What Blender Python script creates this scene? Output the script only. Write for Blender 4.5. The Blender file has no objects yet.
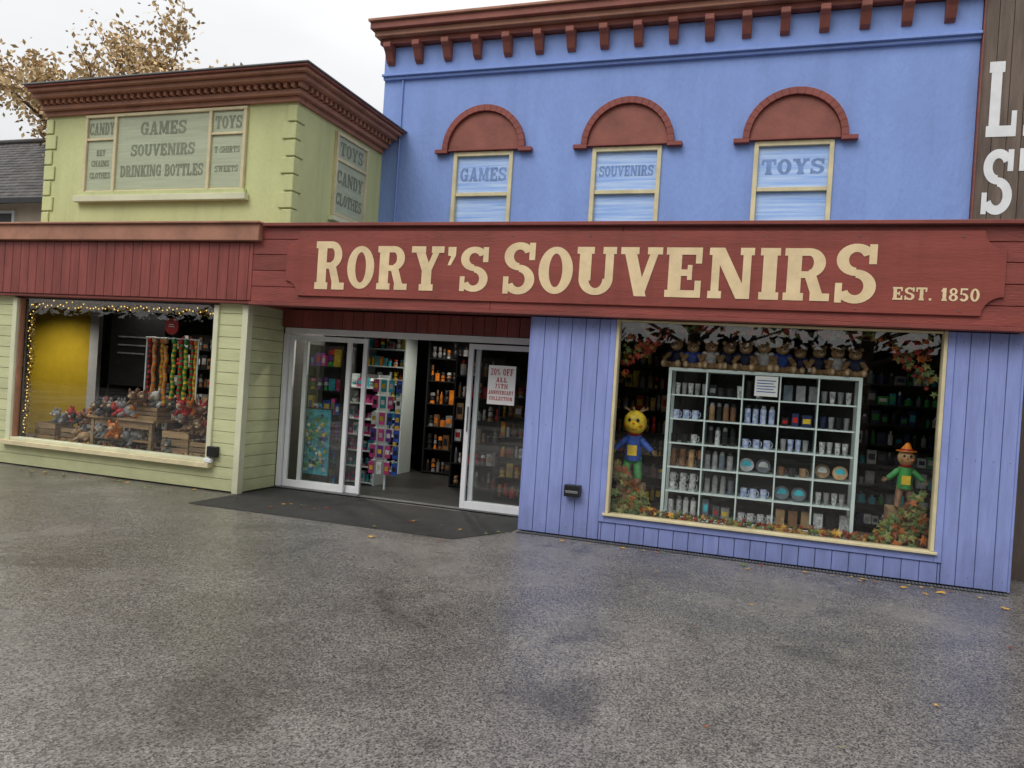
import bpy, math, random
from mathutils import Vector, Matrix
rng=random.Random(7)
scene=bpy.context.scene
# ------------------------------------------------------------------ materials
def mat(name,col,rough=.6,var=.15,nscale=3,bump=.1,bscale=60,island=0.0,stretch=(1,1,1),metal=0,spec=.4,dirt=0.0,col2=None,streak=0):
    m=bpy.data.materials.new(name);m.use_nodes=True
    nt=m.node_tree;N=nt.nodes;L=nt.links
    b=N['Principled BSDF'];b.inputs['Roughness'].default_value=rough;b.inputs['Metallic'].default_value=metal
    b.inputs['Specular IOR Level'].default_value=spec
    tc=N.new('ShaderNodeTexCoord');mp=N.new('ShaderNodeMapping');mp.inputs['Scale'].default_value=stretch
    L.new(tc.outputs['Object'],mp.inputs['Vector'])
    n=N.new('ShaderNodeTexNoise');n.inputs['Scale'].default_value=nscale;n.inputs['Detail'].default_value=7;n.inputs['Roughness'].default_value=.65
    L.new(mp.outputs[0],n.inputs['Vector'])
    mix=N.new('ShaderNodeMix');mix.data_type='RGBA'
    r=N.new('ShaderNodeMapRange');r.inputs[1].default_value=.3;r.inputs[2].default_value=.7
    L.new(n.outputs['Fac'],r.inputs[0]);L.new(r.outputs[0],mix.inputs[0])
    c2=col2 if col2 else tuple(max(0,min(1,x*(1-var*1.6))) for x in col)
    c1=tuple(min(1,x*(1+var*.5)) for x in col) if not col2 else col
    mix.inputs[6].default_value=(*c2,1);mix.inputs[7].default_value=(*c1,1)
    out=mix.outputs[2]
    def scaled(out,fac):
        v=N.new('ShaderNodeVectorMath');v.operation='SCALE';L.new(out,v.inputs[0]);L.new(fac,v.inputs['Scale']);return v.outputs[0]
    if island:
        g=N.new('ShaderNodeNewGeometry');mr=N.new('ShaderNodeMapRange');mr.inputs[3].default_value=1-island;mr.inputs[4].default_value=1+island*.6
        L.new(g.outputs['Random Per Island'],mr.inputs[0]);out=scaled(out,mr.outputs[0])
    if streak:   # rain streaks: noise stretched vertically
        m2=N.new('ShaderNodeMapping');m2.inputs['Scale'].default_value=(7,7,.35);L.new(tc.outputs['Object'],m2.inputs[0])
        ns=N.new('ShaderNodeTexNoise');ns.inputs['Scale'].default_value=1;ns.inputs['Detail'].default_value=5;L.new(m2.outputs[0],ns.inputs['Vector'])
        q=N.new('ShaderNodeMapRange');q.inputs[1].default_value=.5;q.inputs[2].default_value=.75;q.inputs[3].default_value=1;q.inputs[4].default_value=1-streak;L.new(ns.outputs['Fac'],q.inputs[0]);out=scaled(out,q.outputs[0])
    if dirt:
        sp=N.new('ShaderNodeSeparateXYZ');L.new(tc.outputs['Object'],sp.inputs[0])
        d=N.new('ShaderNodeMapRange');d.inputs[1].default_value=0;d.inputs[2].default_value=.55;d.inputs[3].default_value=1-dirt;d.inputs[4].default_value=1
        n3=N.new('ShaderNodeTexNoise');n3.inputs['Scale'].default_value=5;L.new(tc.outputs['Object'],n3.inputs['Vector'])
        ad=N.new('ShaderNodeMath');ad.operation='MULTIPLY_ADD';ad.inputs[1].default_value=.5;L.new(n3.outputs['Fac'],ad.inputs[0]);L.new(sp.outputs['Z'],ad.inputs[2])
        sb=N.new('ShaderNodeMath');sb.operation='SUBTRACT';sb.inputs[1].default_value=.2;L.new(ad.outputs[0],sb.inputs[0]);L.new(sb.outputs[0],d.inputs[0])
        out=scaled(out,d.outputs[0])
    L.new(out,b.inputs['Base Color'])
    if bump:
        n2=N.new('ShaderNodeTexNoise');n2.inputs['Scale'].default_value=bscale;n2.inputs['Detail'].default_value=4
        L.new(mp.outputs[0],n2.inputs['Vector'])
        bp=N.new('ShaderNodeBump');bp.inputs['Strength'].default_value=bump;bp.inputs['Distance'].default_value=.02
        L.new(n2.outputs['Fac'],bp.inputs['Height']);L.new(bp.outputs[0],b.inputs['Normal'])
    return m
BLUEW=mat('blue_render',(.245,.36,.73),.75,.10,1.2,.4,25,stretch=(1,1,.45),streak=.07)
BLUEP=mat('blue_planks',(.285,.345,.69),.5,.13,3,.2,30,island=.06,stretch=(4,4,.5),dirt=.3,streak=.06)
BLUET=mat('blue_trim',(.28,.345,.70),.5,.12,3,.15,30,dirt=.25)
GREENW=mat('green_render',(.60,.63,.31),.8,.10,1.3,.35,25,stretch=(1,1,.5),streak=.10)
GREENP=mat('green_planks',(.62,.64,.36),.55,.12,2,.2,25,island=.06,stretch=(.5,1,3),dirt=.3)
GREENL=mat('pale_trim',(.70,.70,.49),.55,.10,2,.1,25,dirt=.25)
RED=mat('red_planks',(.28,.066,.053),.45,.22,2.5,.25,25,island=.14,stretch=(.6,2,3))
REDV=mat('red_planks_v',(.28,.068,.056),.45,.22,2.5,.25,25,island=.14,stretch=(3,2,.6))
REDT=mat('red_trim',(.26,.065,.052),.5,.2,2,.1,30)
REDP=mat('red_panel',(.29,.070,.054),.4,.16,1.6,.12,20,stretch=(.5,1,3),streak=.12)
BRN=mat('brown_cornice',(.42,.20,.13),.6,.2,3,.15,30)
BRND=mat('brown_arch',(.28,.09,.065),.6,.2,3,.15,30)
LEAD=mat('lead_flashing',(.16,.165,.17),.5,.2,4,.1,30)
CREAM=mat('cream_frame',(.70,.61,.38),.5,.15,4,.08,30)
LETTER=mat('letter_paint',(.82,.64,.38),.5,.12,5,.05,30)
WHITE=mat('white_paint',(.80,.81,.82),.4,.08,5,.02,30)
WFRAME=mat('white_door_frame',(.82,.83,.84),.3,.06,4,0)
BLACK=mat('black_plastic',(.015,.015,.017),.4,.1,4,.02)
DARKWOOD=mat('dark_wood_cladding',(.15,.11,.085),.6,.3,3,.3,25,island=.2,stretch=(4,4,.5))
GSIGN=mat('green_grey_sign',(.50,.54,.38),.5,.1,3,.05,30,stretch=(.6,1,12),col2=(.37,.41,.28))
GTEXT=mat('green_grey_text',(.23,.255,.175),.6,.15,8,0)
BSIGN=mat('blue_sign_board',(.58,.73,.96),.4,.1,2.2,.03,30,stretch=(.5,1,12),col2=(.20,.38,.84))
BTEXT=mat('blue_sign_text',(.20,.32,.62),.6,.2,8,0)
SLATE=mat('slate',(.10,.09,.085),.6,.3,8,.3,30,island=.45)
CREAMW=mat('cream_render',(.66,.55,.43),.8,.1,2,.2,25)
WOOD=mat('crate_wood',(.38,.24,.12),.6,.3,4,.2,30,island=.25,stretch=(1,4,6))
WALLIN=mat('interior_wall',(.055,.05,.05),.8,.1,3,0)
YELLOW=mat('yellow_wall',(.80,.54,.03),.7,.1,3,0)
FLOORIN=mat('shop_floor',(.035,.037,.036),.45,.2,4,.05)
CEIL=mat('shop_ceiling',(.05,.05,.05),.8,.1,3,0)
METAL=mat('shelf_metal',(.72,.82,.80),.35,.05,5,0)
PAPER=mat('paper',(.88,.87,.84),.6,.03,5,0)
REDINK=mat('red_ink',(.50,.08,.07),.6,.1,5,0)
BARK=mat('bark',(.10,.075,.055),.9,.3,6,.5,20)
MAT=mat('entrance_mat',(.034,.033,.033),.6,.3,5,.5,160)
cols={'red':(.55,.02,.02),'pink':(.75,.08,.3),'green':(.05,.35,.08),'cyan':(.05,.45,.55),'blue':(.03,.10,.48),'orange':(.75,.22,.02),'yel':(.8,.55,.04),'whi':(.8,.8,.79),'blk':(.02,.02,.022),'gry':(.30,.30,.31),'brn':(.24,.12,.06),'tan':(.5,.31,.15),'pur':(.2,.04,.35),'navy':(.02,.03,.10),'slt':(.12,.15,.18)}
CM={k:mat('goods_'+k,v,.45,.35,14,.05,50,island=.3) for k,v in cols.items()}
FUR=mat('bear_fur',(.50,.31,.16),.95,.3,18,.8,120,spec=.1)
FURL=mat('bear_muzzle',(.68,.52,.34),.95,.2,18,.8,120,spec=.1)
PRINT=mat('patterned_print',(.85,.85,.85),.4,.1,38,0,col2=(.03,.03,.05))
PRINTB=mat('blue_patterned_print',(.75,.78,.85),.4,.1,30,0,col2=(.05,.12,.40))
PRINTC=mat('colour_patterned_print',(.70,.25,.10),.4,.1,26,0,col2=(.05,.30,.35))
LEAFM=[mat('leaf_'+n,c,.6,.25,9,.1,40,island=.35) for n,c in (('rust',(.42,.11,.02)),('gold',(.65,.36,.05)),('green',(.14,.20,.06)),('red',(.34,.035,.02)),('olive',(.26,.24,.07)))]
TREEGOLD=mat('gold_foliage',(.66,.47,.24),.7,.3,5,0,island=.45)
TREERED=mat('russet_foliage',(.11,.04,.025),.8,.3,5,0,island=.5,spec=.1)
TREEGRN=mat('green_foliage',(.05,.055,.03),.8,.3,5,0,island=.5,spec=.1)
BULB=bpy.data.materials.new('lit_lamp');BULB.use_nodes=True
b=BULB.node_tree.nodes['Principled BSDF'];b.inputs['Emission Color'].default_value=(1,.93,.8,1);b.inputs['Emission Strength'].default_value=10
FAIRY=bpy.data.materials.new('fairy_light');FAIRY.use_nodes=True
b=FAIRY.node_tree.nodes['Principled BSDF'];b.inputs['Base Color'].default_value=(.8,.5,.1,1);b.inputs['Emission Color'].default_value=(1,.62,.15,1);b.inputs['Emission Strength'].default_value=1.6
# single-sheet glass, angle-dependent (Schlick) mix of clear and mirror
GLASS=bpy.data.materials.new('window_glass');GLASS.use_nodes=True
nt=GLASS.node_tree;nt.nodes.clear();o=nt.nodes.new('ShaderNodeOutputMaterial');mx=nt.nodes.new('ShaderNodeMixShader');tr=nt.nodes.new('ShaderNodeBsdfTransparent');gl=nt.nodes.new('ShaderNodeBsdfGlossy');lw=nt.nodes.new('ShaderNodeLayerWeight');lw.inputs['Blend'].default_value=.5
pw=nt.nodes.new('ShaderNodeMath');pw.operation='POWER';pw.inputs[1].default_value=4.5;ma=nt.nodes.new('ShaderNodeMath');ma.operation='MULTIPLY_ADD';ma.inputs[1].default_value=.9;ma.inputs[2].default_value=.12
tr.inputs[0].default_value=(.93,.96,.95,1);gl.inputs['Roughness'].default_value=.01
nt.links.new(lw.outputs['Facing'],pw.inputs[0]);nt.links.new(pw.outputs[0],ma.inputs[0]);nt.links.new(ma.outputs[0],mx.inputs[0]);nt.links.new(tr.outputs[0],mx.inputs[1]);nt.links.new(gl.outputs[0],mx.inputs[2]);nt.links.new(mx.outputs[0],o.inputs[0])
# ------------------------------------------------------------------ mesh builder
class B:
    def __init__(s): s.v=[];s.f=[];s.m=[];s.mats=[];s.sm=[];s.T=Matrix.Identity(4)
    def add(s,vs,fs,m,smooth=False):
        o=len(s.v);s.v+= [tuple(s.T@Vector(p)) for p in vs]
        if m not in s.mats:s.mats.append(m)
        i=s.mats.index(m)
        for f in fs:s.f.append([a+o for a in f]);s.m.append(i);s.sm.append(smooth)
    def box(s,x0,x1,y0,y1,z0,z1,m):
        s.add([(x0,y0,z0),(x1,y0,z0),(x1,y1,z0),(x0,y1,z0),(x0,y0,z1),(x1,y0,z1),(x1,y1,z1),(x0,y1,z1)],
              [(0,3,2,1),(4,5,6,7),(0,1,5,4),(1,2,6,5),(2,3,7,6),(3,0,4,7)],m)
    def pane(s,x0,x1,y,z0,z1,m):s.add([(x0,y,z0),(x1,y,z0),(x1,y,z1),(x0,y,z1)],[(0,1,2,3)],m)
    def prism(s,pts,y0,y1,m):
        n=len(pts);s.add([(x,y0,z) for x,z in pts]+[(x,y1,z) for x,z in pts],[list(range(n)),list(range(2*n-1,n-1,-1))]+[(i,i+n,(i+1)%n+n,(i+1)%n) for i in range(n)],m)
    def prismx(s,pts,x0,x1,m):
        n=len(pts);s.add([(x0,y,z) for y,z in pts]+[(x1,y,z) for y,z in pts],[list(range(n))[::-1],list(range(n,2*n))]+[(i,(i+1)%n,(i+1)%n+n,i+n) for i in range(n)],m)
    def cyl(s,p,q,r0,r1,m,n=12,caps=True,smooth=True):
        p=Vector(p);q=Vector(q);d=(q-p).normalized();u=d.orthogonal().normalized();w=d.cross(u)
        vs=[p+(u*math.cos(a)+w*math.sin(a))*r0 for a in [2*math.pi*i/n for i in range(n)]]+[q+(u*math.cos(a)+w*math.sin(a))*r1 for a in [2*math.pi*i/n for i in range(n)]]
        s.add(vs,[(i,(i+1)%n,(i+1)%n+n,i+n) for i in range(n)],m,smooth)
        if caps: s.add(vs,[list(range(n))[::-1],list(range(n,2*n))],m)
    def ell(s,c,r,m,n=14,k=9):
        vs=[];fs=[]
        for j in range(k+1):
            a=math.pi*j/k
            for i in range(n):
                t=2*math.pi*i/n;vs.append((c[0]+r[0]*math.sin(a)*math.cos(t),c[1]+r[1]*math.sin(a)*math.sin(t),c[2]+r[2]*math.cos(a)))
        for j in range(k):
            for i in range(n):fs.append((j*n+i,(j+1)*n+i,(j+1)*n+(i+1)%n,j*n+(i+1)%n))
        s.add(vs,fs,m,True)
    def leaf(s,c,r,m,nrm=None):
        q=Vector(nrm) if nrm else Vector((rng.uniform(-.6,.6),-1,rng.uniform(-.6,.6)))
        q.normalize();u=q.orthogonal().normalized();w=q.cross(u);a0=rng.uniform(0,6.28);c=Vector(c)
        rad=[1,.45,.85,.4,.7,.25,.7,.4,.85,.45];vs=[c+q*r*.12]
        for i,rr in enumerate(rad):
            a=a0+i*2*math.pi/10;vs.append(c+(u*math.cos(a)+w*math.sin(a))*r*rr+q*rng.uniform(-.1,.1)*r)
        s.add(vs,[(0,i+1,(i+1)%10+1) for i in range(10)],m)
    def obj(s,name,parent=None,bevel=0,loc=None):
        me=bpy.data.meshes.new(name);me.from_pydata(s.v,[],s.f)
        for m in s.mats:me.materials.append(m)
        me.polygons.foreach_set('material_index',s.m);me.polygons.foreach_set('use_smooth',s.sm);me.update()
        ob=bpy.data.objects.new(name,me);scene.collection.objects.link(ob)
        if bevel:
            bm=ob.modifiers.new('b','BEVEL');bm.width=bevel;bm.segments=1;bm.limit_method='ANGLE'
        if parent:ob.parent=parent
        if loc:ob.location=loc
        return ob
def empty(name):
    e=bpy.data.objects.new(name,None);scene.collection.objects.link(e);return e
def wall(Bd,x0,x1,z0,z1,y0,y1,ops,m):
    xs=sorted({x0,x1,*[o[0] for o in ops],*[o[1] for o in ops]});zs=sorted({z0,z1,*[o[2] for o in ops],*[o[3] for o in ops]})
    for i in range(len(xs)-1):
        for j in range(len(zs)-1):
            cx=(xs[i]+xs[i+1])/2;cz=(zs[j]+zs[j+1])/2
            if any(o[0]<cx<o[1] and o[2]<cz<o[3] for o in ops):continue
            Bd.box(xs[i],xs[i+1],y0,y1,zs[j],zs[j+1],m)
# ------------------------------------------------------------------ slab-serif lettering
S_,t_,e_=.25,.145,.055
def arc(cx,cy,rx,ry,a0,a1,th,tv,n=20):
    o=[];i_=[]
    for k in range(n+1):
        a=math.radians(a0+(a1-a0)*k/n);o.append((cx+rx*math.cos(a),cy+ry*math.sin(a)));i_.append((cx+(rx-th)*math.cos(a),cy+(ry-tv)*math.sin(a)))
    return [[o[k],o[k+1],i_[k+1],i_[k]] for k in range(n)]
def R(x0,x1,z0,z1):return [[(x0,z0),(x1,z0),(x1,z1),(x0,z1)]]
def stem(x,S=S_,top=1,bot=1,z0=0,z1=1):
    r=R(x,x+S,z0,z1)
    if top:r=r+[None]+R(x-e_,x+S+e_,z1-t_,z1)
    if bot:r=r+[None]+R(x-e_,x+S+e_,z0,z0+t_)
    return r
def dg(x0,z0,x1,z1,S):return [[(x0,z0),(x0+S,z0),(x1+S,z1),(x1,z1)]]
def glyph(ch):
    N=[None];T1=1-t_
    if ch=='I':return .37,stem(.06)
    if ch=='O':return .74,arc(.37,.5,.37,.5,0,360,.225,t_,32)
    if ch=='0':return .62,arc(.31,.5,.31,.5,0,360,.19,t_,32)
    if ch=='C':return .72,arc(.37,.5,.37,.5,40,320,.225,t_,28)+N+R(.58,.72,.62,.98)+N+R(.58,.72,.1,.34)
    if ch=='G':return .76,arc(.37,.5,.37,.5,40,330,.225,t_,28)+N+R(.58,.72,.62,.98)+N+R(.52,.72,.02,.46)+N+R(.42,.78,.38,.50)
    if ch=='S':return .70,arc(.35,.73,.34,.27,25,270,.21,.14,20)+N+arc(.35,.285,.35,.285,90,-155,.21,.14,20)+N+R(.56,.69,.66,.99)+N+R(.01,.13,.01,.34)
    if ch in 'RPB':
        g=stem(.06)+N+R(.2,.44,T1,1)+N+R(.2,.44,.43,.56)+N+arc(.44,.72,.29,.28,-90,90,.21,t_,14)
        if ch=='R':g+=N+dg(.52,.04,.36,.50,.21)+N+R(.48,.82,0,t_)
        if ch=='B':g+=N+R(.2,.44,0,t_)+N+arc(.44,.28,.31,.28,-90,90,.21,t_,14)
        return (.82 if ch=='R' else .76),g
    if ch=='D':return .78,stem(.06)+N+R(.2,.4,T1,1)+N+R(.2,.4,0,t_)+N+arc(.40,.5,.37,.5,-90,90,.225,t_,20)
    if ch in 'EFL':
        g=stem(.06)
        if ch!='L':g+=N+R(.2,.70,T1,1)+N+R(.58,.70,.68,.95)+N+R(.25,.52,.43,.56)+N+R(.43,.52,.35,.65)
        if ch!='F':g+=N+R(.2,.70,0,t_)+N+R(.58,.70,.05,.34)
        return .74,g
    if ch=='T':return .76,stem(.255,top=0)+N+R(0,.76,T1,1)+N+R(0,.12,.66,.95)+N+R(.64,.76,.66,.95)
    if ch=='H':return .86,stem(.06,.2)+N+stem(.58,.2)+N+R(.2,.62,.43,.57)
    if ch=='N':return .90,stem(.08,.15)+N+stem(.66,.15,bot=0)+N+dg(.56,0,.06,1,.25)
    if ch=='M':return 1.0,stem(.08,.13)+N+stem(.70,.22)+N+dg(.40,.1,.08,1,.2)+N+dg(.40,.1,.70,1,.12)
    if ch=='V':return .84,dg(.31,0,.05,1,.24)+N+dg(.34,0,.63,1,.16)+N+R(0,.37,T1,1)+N+R(.54,.84,T1,1)
    if ch=='W':return 1.15,dg(.26,0,.06,1,.2)+N+dg(.28,0,.5,1,.12)+N+dg(.7,0,.46,1,.2)+N+dg(.72,0,.96,1,.12)+N+R(0,.34,T1,1)+N+R(.42,.7,T1,1)+N+R(.86,1.15,T1,1)
    if ch=='Y':return .84,dg(.30,.42,.06,1,.24)+N+dg(.36,.42,.62,1,.16)+N+stem(.29,top=0,z1=.5)+N+R(0,.37,T1,1)+N+R(.52,.84,T1,1)
    if ch=='A':return .84,dg(.10,0,.34,1,.14)+N+dg(.54,0,.34,1,.23)+N+R(.2,.6,.22,.35)+N+R(0,.32,0,t_)+N+R(.46,.84,0,t_)
    if ch=='K':return .84,stem(.06)+N+dg(.26,.42,.58,1,.16)+N+dg(.52,0,.32,.6,.22)+N+R(.50,.82,T1,1)+N+R(.46,.84,0,t_)
    if ch=='U':return .84,stem(.06,bot=0,z0=.3)+N+stem(.60,.17,bot=0,z0=.3)+N+arc(.415,.34,.355,.34,180,360,.21,t_,18)
    if ch=="'":return .26,[[(.02,.58),(.10,.58),(.22,.80),(.22,.99),(.02,.99),(.02,.80),(.10,.78)]]
    if ch=='.':return .24,R(.04,.21,0,.18)
    if ch=='-':return .4,R(.05,.35,.42,.54)
    if ch=='1':return .44,stem(.12,top=0)+N+dg(.0,.72,.14,1,.1)
    if ch=='2':return .62,arc(.3,.72,.3,.28,-10,160,.19,t_,16)+N+dg(.02,.1,.38,.66,.2)+N+R(.02,.6,0,.14)
    if ch=='5':return .62,R(.06,.56,.86,1)+N+R(.06,.18,.5,.9)+N+arc(.29,.31,.31,.31,110,-150,.19,t_,20)
    if ch=='7':return .6,R(.02,.58,.86,1)+N+dg(.14,0,.38,.9,.2)
    if ch=='8':return .62,arc(.31,.74,.27,.26,0,360,.17,.11,24)+N+arc(.31,.27,.31,.27,0,360,.19,.11,24)
    if ch=='%':return .8,arc(.18,.76,.18,.22,0,360,.1,.08,18)+N+arc(.6,.24,.18,.22,0,360,.1,.08,18)+N+dg(.12,0,.54,1,.09)
    return .4,[]
def twidth(s,sp=.07):return sum(glyph(c)[0]+sp for c in s)-sp
def text(Bd,s,x0,x1,z0,z1,y,m,side=False,sp=.07):
    W=twidth(s,sp);kx=(x1-x0)/W;kz=z1-z0;cx=x0
    for ch in s:
        w,polys=glyph(ch);lvl=0
        for p in polys:
            if p is None:lvl+=1;continue
            off=lvl*.0003
            if side:vs=[(y+off,cx+a*kx,z0+b_*kz) for a,b_ in p]
            else:vs=[(cx+a*kx,y-off,z0+b_*kz) for a,b_ in p]
            Bd.add(vs,[list(range(len(vs)))],m)
        cx+=(w+sp)*kx
# ================================================================== GROUND
gm=bpy.data.materials.new('wet_asphalt');gm.use_nodes=True;nt=gm.node_tree;N=nt.nodes;L=nt.links;bs=N['Principled BSDF']
g=B();g.add([(-400,-400,0),(400,-400,0),(400,400,0),(-400,400,0)],[(0,1,2,3)],gm)
tc=N.new('ShaderNodeTexCoord')
def noise(sc,det=6,ro=.6,st=None,dist=0):
    n=N.new('ShaderNodeTexNoise');n.inputs['Scale'].default_value=sc;n.inputs['Detail'].default_value=det;n.inputs['Roughness'].default_value=ro;n.inputs['Distortion'].default_value=dist
    if st:
        mp=N.new('ShaderNodeMapping');mp.inputs['Scale'].default_value=st;L.new(tc.outputs['Object'],mp.inputs[0]);L.new(mp.outputs[0],n.inputs['Vector'])
    else:L.new(tc.outputs['Object'],n.inputs['Vector'])
    return n
def mr(src,a,b_,c,d):
    r=N.new('ShaderNodeMapRange');r.inputs[1].default_value=a;r.inputs[2].default_value=b_;r.inputs[3].default_value=c;r.inputs[4].default_value=d;L.new(src,r.inputs[0]);return r.outputs[0]
def mth(op,a,b_):
    m=N.new('ShaderNodeMath');m.operation=op
    for i,q in enumerate((a,b_)):
        if isinstance(q,(int,float)):m.inputs[i].default_value=q
        else:L.new(q,m.inputs[i])
    return m.outputs[0]
vo=N.new('ShaderNodeTexVoronoi');vo.inputs['Scale'].default_value=115;L.new(tc.outputs['Object'],vo.inputs['Vector'])
hs=N.new('ShaderNodeRGBToBW');L.new(vo.outputs['Color'],hs.inputs[0])
cr=N.new('ShaderNodeMix');cr.data_type='RGBA';cr.inputs[6].default_value=(.045,.042,.040,1);cr.inputs[7].default_value=(.33,.305,.275,1)
L.new(mr(hs.outputs[0],.15,.95,0,1),cr.inputs[0])
big=noise(.42,4,.55,None,.6);med=noise(2.2,6,.7);small=noise(9,4,.6)
st=noise(.8,3,.5,(1,1,1),1.2)
# damp hollow with an irregular outline
vd=N.new('ShaderNodeVectorMath');vd.operation='DISTANCE';vd.inputs[1].default_value=(-2.35,2.95,0);L.new(tc.outputs['Object'],vd.inputs[0])
pud=mr(mth('ADD',vd.outputs['Value'],mth('MULTIPLY',med.outputs['Fac'],.9)),.62,.86,1,0)
stain=mth('SUBTRACT',mr(st.outputs['Fac'],.58,.70,1,.60),mth('MULTIPLY',pud,.38))
k=mth('MULTIPLY',mr(big.outputs['Fac'],.35,.65,.72,1.18),mr(med.outputs['Fac'],.3,.7,.80,1.14));k=mth('MULTIPLY',k,stain);k=mth('MULTIPLY',k,mr(small.outputs['Fac'],.3,.7,.90,1.10))
sc=N.new('ShaderNodeVectorMath');sc.operation='SCALE';L.new(cr.outputs[2],sc.inputs[0]);L.new(k,sc.inputs['Scale']);L.new(sc.outputs[0],bs.inputs['Base Color'])
rg=mth('ADD',mr(big.outputs['Fac'],.38,.62,.12,.30),mth('ADD',mr(med.outputs['Fac'],.3,.7,-.03,.08),mr(st.outputs['Fac'],.58,.70,0,-.05)))
L.new(mth('MAXIMUM',mth('SUBTRACT',rg,mth('MULTIPLY',pud,.08)),.07),bs.inputs['Roughness'])
bs.inputs['Specular IOR Level'].default_value=.8
bp=N.new('ShaderNodeBump');bp.inputs['Distance'].default_value=.0028;bp.inputs['Strength'].default_value=.55
L.new(mth('ADD',vo.outputs['Distance'],noise(170,2,.6).outputs['Fac']),bp.inputs['Height']);L.new(bp.outputs[0],bs.inputs['Normal'])
g.obj('asphalt_ground')
g=B();g.add([(-6.06,6.98,.004),(-2.86,7.0,.004),(-2.50,7.72,.004),(-2.47,8.5,.004),(-6.04,8.5,.004)],[(0,1,2,3,4)],MAT);g.obj('entrance_mat')
g=B();g.box(-2.45,2.05,7.73,7.80,0,.006,BLACK)
for i in range(150):g.box(-2.44+i*.03,-2.425+i*.03,7.735,7.795,.006,.011,LEAD)
g.obj('drain_grating')
# ================================================================== GROUND-FLOOR STOREFRONT + GREEN BUILDING
Y0=7.83
GB=empty('green_shop_building');BB=empty('blue_shop_building')
g=B()
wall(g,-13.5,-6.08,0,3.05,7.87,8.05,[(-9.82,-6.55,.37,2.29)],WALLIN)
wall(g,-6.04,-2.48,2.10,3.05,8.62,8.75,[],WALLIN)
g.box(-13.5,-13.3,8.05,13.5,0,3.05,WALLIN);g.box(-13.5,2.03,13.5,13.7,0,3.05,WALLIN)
g.obj('shell',GB)
g=B()
z=.02
while z<2.33:
    z1=min(z+.145,2.33)
    if z<.30<z1:
        g.box(-13.5,-6.135,Y0,7.868,z,.30,GREENP)
        for a2,b2 in [(-13.5,-9.90),(-6.50,-6.135)]:g.box(a2,b2,Y0,7.868,.303,z1-.006,GREENP)
    elif z1<=.30 or z>=2.29:g.box(-13.5,-6.135,Y0,7.868,z,z1-.006,GREENP)
    else:
        for a,b_ in [(-13.5,-9.90),(-6.50,-6.135)]:g.box(a,b_,Y0,7.868,z,z1-.006,GREENP)
    g.box(-6.095,-6.06,7.905,8.56,z,z1-.006,GREENP)
    z+=.145
g.obj('green_cladding',GB,.003)
g=B()
g.box(-6.13,-6.045,7.80,7.90,0,2.305,GREENL)
g.box(-9.95,-6.45,7.74,7.86,.285,.345,CREAM)
g.box(-9.90,-9.82,7.80,7.95,.345,2.29,GREENL);g.box(-6.55,-6.48,7.80,7.95,.345,2.29,GREENL);g.box(-9.82,-6.55,7.81,7.95,.345,.385,GREENL)
g.box(-9.82,-9.80,7.84,7.92,.385,2.29,BRN);g.box(-6.57,-6.55,7.84,7.92,.385,2.29,BRN)
g.obj('window_surround',GB,.004)
g=B();g.pane(-9.80,-6.57,7.89,.385,2.29,GLASS);g.obj('display_window_glass',GB)
g=B();x=-13.5
while x<-5.96:
    g.box(x,min(x+.142,-5.95),7.70,7.76,2.347,3.04,REDV);x+=.147
g.box(-13.5,-5.95,7.72,8.6,2.31,2.345,REDT)
g.obj('fascia_planks',GB,.004)
g=B();g.box(-13.5,-5.83,7.62,7.80,3.05,3.25,BRN);g.box(-13.5,-5.81,7.58,7.84,3.25,3.275,BRN);g.obj('fascia_cap',GB,.006)
g=B();g.box(-13.5,2.09,7.81,10.0,3.06,3.19,LEAD);g.obj('flat_roof',BB)
g=B();hz=[2.335,2.52,2.71,2.90,3.08,3.225]
for i in range(5):
    js=[-5.945]+sorted(rng.uniform(-5,1.5) for _ in range(1))+[2.10]
    for a,b_ in zip(js,js[1:]):g.box(a,b_-.004,7.70,7.75,hz[i],hz[i+1]-.006,RED)
g.box(-5.80,2.13,7.64,7.80,3.225,3.262,REDT)
g.box(-5.945,2.13,7.66,7.80,2.295,2.332,REDT)
g.box(-6.04,2.09,7.81,8.48,2.34,2.36,REDT)
g.box(2.105,2.13,7.76,8.5,2.335,3.22,REDT)
g.obj('sign_fascia',BB,.004)
SP=empty('souvenir_shop_sign')
def quarter(cx,cz,a0,a1,r):return [(cx+r*math.cos(math.radians(a0+(a1-a0)*k/8)),cz+r*math.sin(math.radians(a0+(a1-a0)*k/8))) for k in range(9)]
x0,x1,z0,z1,r=-5.46,1.86,2.42,3.17,.17
P=quarter(x0,z0,90,0,r)+quarter(x1,z0,180,90,r)+quarter(x1,z1,270,180,r)+quarter(x0,z1,0,-90,r)
g=B();g.prism(P,7.672,7.699,REDP);g.obj('panel',SP,.004)
g=B()
text(g,"R",-5.06,-4.67,2.50,3.05,7.668,LETTER)
text(g,"ORY'S",-4.64,-2.93,2.515,3.0,7.668,LETTER,sp=.08)
text(g,"S",-2.76,-2.41,2.50,3.05,7.668,LETTER)
text(g,"OUVENIR",-2.37,.45,2.515,3.005,7.668,LETTER,sp=.07)
text(g,"S",.49,.84,2.50,3.05,7.668,LETTER)
text(g,"EST. 1850",.98,1.67,2.545,2.66,7.668,LETTER,sp=.1)
g.obj('lettering',SP)
g=B()
for i in range(9):
    for zz in (2.46,3.12):g.cyl((-5.2+i*.84,7.671,zz),(-5.2+i*.84,7.664,zz),.007,.007,LEAD,8)
g.obj('screws',SP)
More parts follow.
